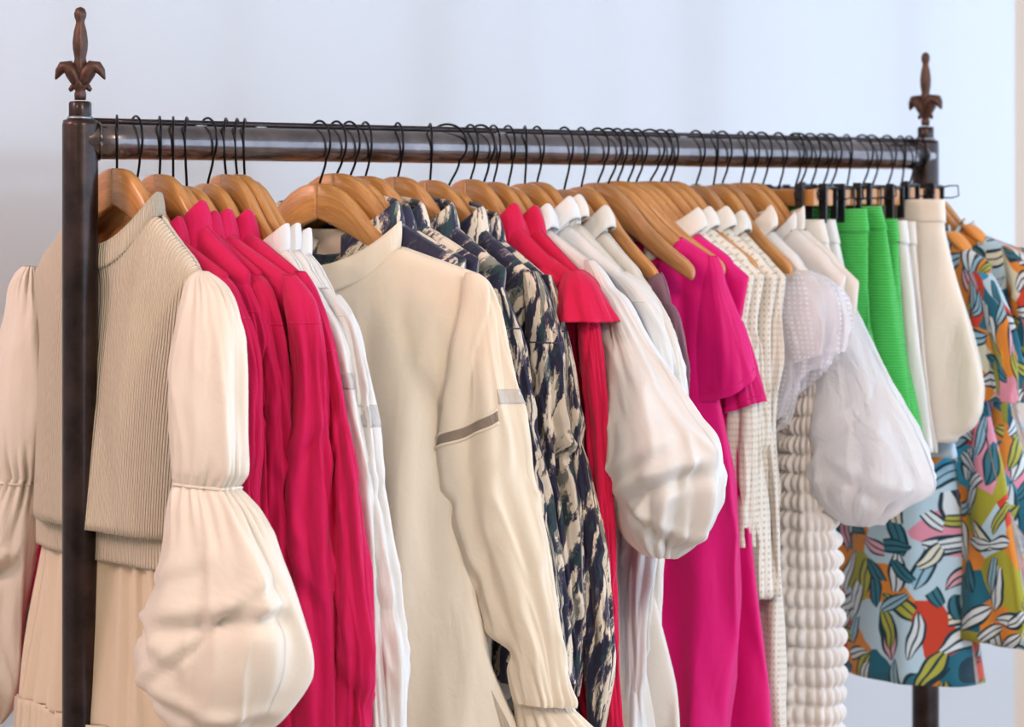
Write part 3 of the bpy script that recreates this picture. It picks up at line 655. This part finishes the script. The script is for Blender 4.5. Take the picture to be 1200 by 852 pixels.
shirt(661, 'white_shirt', 'pale cream shirt next to the magenta dress, low on its hanger', 'shirt', VG, 'creamw', [(335,745,758),(360,752,776),(420,758,796),(500,755,795),(600,745,780),(860,740,770)], W=.22, leaf=.028, ch=.026, seamt=.2)
# ---- magenta dresses
shirt(681, 'plum_slip', 'dark plum slip with a wide low neck between bare hanger arms', 'dress', None, 'plum', [(352,772,782),(370,776,796),(430,780,806),(470,780,805)], W=.21, n=.165, collar=None, fd=.05, bd=.01, seamt=None, hem=-.34)
g = G(712, 'magenta_dress', 'bright magenta short-sleeved dress turned outward on its hanger', 'dress'); f = g.f
rr = f.fit([(300,826,840),(315,822,847),(334,818,851),(379,812,866),(420,808,879),(452,806,886)], .42)
W = rr[0][1]+.003; g.set_tip(W, rr[0][0]-.002, .112)
g.body('magenta', W, .112, [(g.zt(W)-.12, W-.008)] + wr(f, [(560,868),(650,871),(700,872),(760,867),(852,860)]), -.86, t=.0105, tt=lambda z: .0105+.012*smooth((-z-.2)/.3), fd=.075, bd=.012, ny=.022, fa=2.1, bias=.018)
o, ev = g.sleeve(rr, 'magenta', folds=.6, tilt=.012, ftilt=.018, N=90, Mr=50, rough=.6); g.sleeve(mirror(rr), 'magenta', folds=.6)
seam(g, ev, .93, 'magenta', o, 1.01)
g = shirt(735, 'magenta_dress', 'bright magenta dress peeking out behind the outward-turned one', 'dress', None, 'magenta', [(322,838,850),(345,842,858),(390,846,873),(440,848,886),(478,848,897)], W=.225, n=.11, collar=None, seamt=.93, hem=-.86, bw=.225, tilt=.01)
# ---- eyelet shirts
EG = 'cream eyelet shirts'
for px, lab, sr in ((745, 'cream eyelet shirt, collar right behind the magenta shoulder', [(320,842,852),(345,846,866),(420,850,880),(520,852,884),(640,850,880)]),
                    (761, 'cream eyelet shirt, second collar behind the magenta shoulder', [(320,852,862),(345,856,876),(420,860,888),(520,860,890),(640,858,886)]),
                    (785, 'cream eyelet shirt with small stand collar next to the big rounded collar', [(320,868,878),(345,872,890),(420,872,898),(520,866,900),(700,862,900)]),
                    (815, 'cream eyelet shirt with big rounded collar, perforated hem hanging longest', [(320,890,902),(345,895,912),(420,890,916),(520,866,906),(640,862,903),(760,860,898),(860,858,890)])):
    shirt(px, 'eyelet_shirt', lab, 'shirt', EG, 'eyelet', sr, W=.20, n=.098, leaf=.026, ch=.02, fd=.04, cmat='creamw', seamt=None, mir=False, bw=.19, hem=-.8 if px == 815 else -.6)
# ---- organza and bubble tops
g = G(846, 'organza_blouse', 'sheer white organza blouse with dotted shoulder flounce over the magenta sleeve', 'blouse'); f = g.f
g.body('white', .20, .10, [(g.zt(.2)-.2, .175), (-.5, .17)], -.27, t=.012)
g.shirt_collar('creamw', .10, .015, .05, .015, .026, .028)
fr = f.fit([(316,905,950),(324,888,968),(340,872,984),(365,868,990),(395,878,992),(428,898,984)], .45)
g.sleeve(fr, 'flounce', 'flounce', folds=1.2, gathers=[(fr[5][0], .06, 8, .15)], tilt=.022, N=130, Mr=60, solid=0, rough=1.6)
fr2 = f.fit([(322,880,926),(345,864,938),(390,872,944),(430,884,944),(470,886,934),(510,884,920)], .5, -.012)
g.sleeve(fr2, 'flounce', 'flounce', folds=1.2, gathers=[(fr2[5][0], .08, 7, .20)], tilt=.03, N=130, Mr=60, solid=0, rough=1.6)
fr3 = f.fit([(330,920,960),(350,905,972),(400,915,975),(450,918,966)], .35)
g.sleeve(fr3, 'flounce', 'flounce', folds=1.2, gathers=[(fr3[3][0], .08, 9, .2)], tilt=.03, N=100, Mr=40, solid=0)
g = G(868, 'bubble_top', 'white bubble-textured top with a long ribbed column sleeve', 'top'); f = g.f
def bubbles(rows, name, cols, pitch, amp):
    z0, z1 = rows[0][0], rows[-1][0]; R = int((z0-z1)/pitch*9); N = cols*9; vs = []; us = []
    for i in range(R+1):
        z, sc, rs, ry, yc = lerp_rows(rows, i/R)
        for j in range(N):
            be = 2*PI*j/N; rowi = (z-z0)/pitch
            b = (abs(math.sin(PI*rowi))**.55)*(.45+.55*abs(math.sin(cols*be/2+.25*math.sin(math.floor(rowi)*2.1)))**.7)
            nz = noise.noise(Vector((math.cos(be)*2, math.sin(be)*2, z*9)))*.006
            d = amp*(b-.6)+nz
            vs.append((sc+(rs+d)*math.cos(be), yc+(ry+d)*math.sin(be), z+noise.noise(Vector((be*2, z*6, 3)))*.003)); us.append((be*.08, z))
    return mesh_obj(name, vs, grid_faces(R+1, N)+[tuple(range(N))], 'bubble', g.root, us)
g.body('bubble', .19, .10, [(g.zt(.19)-.2, .15), (-.6, .15)], -.6, t=.012)
g.band_collar('bubble', .10, .015, .05, .015, .02)
br = f.fit([(330,918,942),(350,916,954),(400,918,962),(450,918,966),(500,912,968),(560,904,972),(613,896,979),(661,890,984),(716,887,987),(760,885,988),(800,884,988),(860,882,989)], .6)
bubbles(br, 'sleeve', 26, .0265, .013)
g = G(880, 'organza_blouse', 'white organza blouse with an enormous translucent balloon sleeve beside the green trousers', 'blouse'); f = g.f
g.body('creamw', .20, .10, [(g.zt(.2)-.2, .175), (-.45, .17)], -.3, t=.012)
g.band_collar('creamw', .10, .015, .05, .015, .03)
orr = f.fit([(312,940,962),(325,942,978),(345,948,994),(385,955,1016),(445,958,1046),(498,955,1075),(535,953,1089),(563,952,1091),(585,957,1068),(603,974,1042),(616,992,1018)], .55)
g.sleeve(orr, 'organza', folds=.8, N=120, Mr=110, solid=0, rough=1.1, gathers=[(orr[9][0], .05, 13, .12)], creases=[(orr[5][0], .014, .014, -1.5, .05), (orr[7][0], .012, .014, -1.0, -.03)])
o2 = f.fit([(330,945,975),(360,952,992),(420,960,1018),(480,962,1046),(530,962,1060),(560,966,1060),(590,975,1050),(612,985,1035)], .4)
g.sleeve(o2, 'organza', 'sleeve_lining', folds=1.0, N=100, Mr=80, solid=0, rough=1.3)
# ---- clipped skirts, trousers and shorts
def clipped(px, name, label, cat, group, mat, right, hem, t=.012, tb=.02, band=.034, left=None, fa=1.0, bias=0.0, W0=None, solid=.0015, tilt=0.0):
    g = G(px, name, label, cat, group); f = g.f; g.ph = [g.rnd.uniform(0, 6.28) for _ in range(12)]
    rt = wr(f, right); zt = rt[0][0]; zh = f.at(right[-1][1], hem)[1]; N = 96; Mr = 48
    lt = wr(f, left) if left else None
    vs = []; us = []; vb = []; ub = []
    for i in range(Mr+1):
        k = i/Mr; z = zt+(zh-zt)*k; w_ = interp(rt, z); tt_ = t+(tb-t)*k
        wl = -interp(lt, z) if lt else .125+(w_-rt[0][1])*1.0
        for j in range(N):
            a = 2*PI*j/N; c, sn = math.cos(a), math.sin(a); fc = math.copysign(abs(c)**.75, c)
            s = (w_ if c > 0 else wl)*fc; y = tt_*math.copysign(abs(sn)**.7, sn) + g.fold(s+(.05 if sn > 0 else 0), z, (zt-z)*1.6)*fa - bias*smooth((zt-z)/.2)
            vs.append((s, y, z + tilt*k*s)); us.append((s+(1.7 if sn > 0 else 0)+px*.13, z))
    mesh_obj('panel', vs, grid_faces(Mr+1, N), mat, g.root, us, True, solid)
    for i in range(7):
        z = zt+.002-band*i/6
        for j in range(N):
            a = 2*PI*j/N; c, sn = math.cos(a), math.sin(a); fc = math.copysign(abs(c)**.75, c)
            w_ = interp(rt, z); wl = -interp(lt, z) if lt else .125+(w_-rt[0][1])
            vb.append((((w_ if c > 0 else wl)+.002)*fc, (t+.0025)*math.copysign(abs(sn)**.7, sn), z)); ub.append((w_*fc+px*.13, z))
    mesh_obj('waistband', vb, grid_faces(7, N), mat, g.root, ub, True, solid)
    return g
clipped(892, 'white_skirt', 'off-white skirt clipped at the waist just above the sheer flounce', 'skirt', 'off-white clipped skirts', 'creamw', [(259,963),(288,970),(333,985),(400,1005),(500,1030)], 520, left=None)
clipped(912, 'white_skirt', 'off-white skirt touching the first green trousers', 'skirt', 'off-white clipped skirts', 'white', [(259,976),(290,983),(340,994),(400,1008),(500,1032)], 520)
GG = 'bright green trousers on clip hangers'
clipped(931, 'green_trousers', 'bright green trousers next to the off-white skirts, ribbed waistband', 'trousers', GG, 'green', [(246,1013),(276,1016),(330,1018),(381,1022),(500,1050)], 540, tb=.016, fa=1.3, bias=.008)
clipped(949, 'green_trousers', 'bright green trousers, the middle pair', 'trousers', GG, 'green', [(243,1030),(272,1038),(320,1045),(378,1053),(430,1060),(483,1068),(545,1076)], 545, tb=.016, fa=1.3, bias=.008)
clipped(963, 'green_trousers', 'bright green trousers touching the white trousers, hung lower', 'trousers', GG, 'green', [(258,1049),(300,1053),(333,1056),(430,1065),(494,1078),(545,1084)], 545, tb=.016, fa=1.3, bias=.008)
TG = 'narrow white trousers on clip hangers'
clipped(972, 'white_trousers', 'white trousers next to the green ones', 'trousers', TG, 'white', [(260,1060),(333,1069),(400,1077),(460,1085),(531,1092)], 530, tb=.012)
clipped(992, 'white_trousers', 'white trousers next to the ivory shorts', 'trousers', TG, 'creamw', [(261,1070),(300,1073),(333,1076),(400,1083),(460,1090),(520,1098)], 531, tb=.012)
g = clipped(1010, 'ivory_shorts', 'wide ivory shorts with rounded hem under the last black clip', 'shorts', None, 'ivory', [(235,1104),(270,1106),(316,1118),(376,1136),(425,1150),(457,1155),(482,1152),(500,1143),(514,1122)], 518, t=.014, tb=.026, fa=.8, bias=.008)
clipped(1021, 'pale_blue_skirt', 'pale blue skirt showing as a sliver below the ivory shorts', 'skirt', None, 'paleblue', [(262,1082),(400,1100),(480,1112),(535,1121)], 537, fa=.6)
clipped(1039, 'leaf_print_skirt', 'multicoloured leaf-print skirt hanging down to the far post base', 'skirt', None, 'leaf', [(262,1100),(440,1110),(537,1117),(624,1126),(725,1133),(806,1143)], 803, t=.02, tb=.075, fa=1.2, left=[(262,990),(440,985),(537,980),(624,979),(725,983),(806,990)])
# ---- leaf print tops at the far end
LG = 'leaf-print blouses at the far end of the rail'
for px, lab, sr in ((1055, 'leaf-print blouse against the ivory shorts, low on its hanger', [(306,1128,1142),(330,1132,1168),(400,1138,1190),(470,1142,1200)]),
                    (1065, 'leaf-print blouse with orange shoulder knot beside the far post', [(288,1170,1186),(310,1176,1220),(380,1184,1240),(450,1188,1250)]),
                    (1078, 'leaf-print blouse hanging last on the rail, behind the orange knot', [(290,1188,1200),(320,1195,1235),(380,1200,1250),(450,1205,1260)])):
    g = shirt(px, 'leaf_print_blouse', lab, 'blouse', LG, 'leaf', sr, W=.215, n=.10, collar='band', ch=.014, hem=BYX[px].at(1160, 748)[1], bw=.29, t=.022, fa=1.8, seamt=None, fd=.07)
    if px != 1078:
        z = g.zt(.105)
        g.sleeve([(z+.007, .100, .004, .008, 0), (z+.005, .108, .010, .012, 0), (z-.006, .120, .013, .013, 0), (z-.016, .132, .010, .012, 0), (z-.022, .138, .004, .008, 0)], 'orange', 'shoulder_knot', folds=.6, Mr=16, N=32, capb=True)
# ------------------------------------------------------------------ hanger labels
HL = {137:'holding the ivory knit dress right beside the post',159:'set low, directly behind the knit dress hanger',187:'with the first high hump behind the knit dress',203:'third among the pink shirts, set low',219:'holding the pink shirt with the wide turned-down collar',243:'holding the last pink shirt before the white blouses',
265:'with a long bare arm, first of the white blouses',278:'with a long bare arm, middle of the white blouses',287:'with a long bare arm, touching the gap on the rail',374:'turned outward, its whole front showing above the cream blouse',394:'directly behind the one turned outward over the cream blouse',409:'second behind the outward-turned cream blouse hanger',
428:'third behind the outward-turned cream blouse hanger',466:'standing alone over the navy print collars',504:'over the turned-down navy print collar',524:'set low behind the last navy print collar',551:'holding the first crimson dress beside the navy print',563:'set lowest over the crimson collars',578:'holding the crimson dress nearest the white shirts',595:'holding the white shirt with the puff sleeve',
615:'holding the white shirt behind the puff sleeve one',629:'holding the stiff-collared white shirt',661:'greyish and worn, holding the pale cream shirt',681:'holding the dark plum slip',700:'greyish, half hidden behind the outward-turned magenta one',712:'turned outward, long bare arm reaching into the magenta dress',723:'bare, directly behind the outward-turned magenta one',735:'holding the second magenta dress',
745:'holding the first cream eyelet shirt behind magenta',761:'holding the second cream eyelet shirt',774:'empty, between two cream eyelet shirts',785:'holding the eyelet shirt with the small stand collar',815:'greyish, holding the eyelet shirt with the big collar',836:'empty, between eyelet shirt and organza blouse',846:'greyish, holding the dotted organza blouse',868:'holding the bubble-textured top',880:'holding the organza blouse with balloon sleeve',
1055:'set low, holding the leaf-print blouse against the shorts',1065:'holding the leaf-print blouse with the orange knot by the post',1078:'last on the rail, touching the far post',
892:'holding the off-white skirt above the flounce',912:'holding the off-white skirt beside the green trousers',931:'holding the green trousers beside the off-white skirts',935:'empty, between two pairs of green trousers',949:'holding the middle green trousers',963:'holding the green trousers beside the white ones',972:'holding the white trousers beside the green ones',992:'holding the white trousers beside the ivory shorts',1010:'holding the ivory shorts beside the far post',1021:'holding the pale blue skirt behind the shorts',1039:'holding the leaf-print skirt'}
for px, r in HROOT.items():
    r['label'] = ('wooden clip hanger ' if r.name.startswith('clip') else 'curved wooden hanger ') + HL[px]
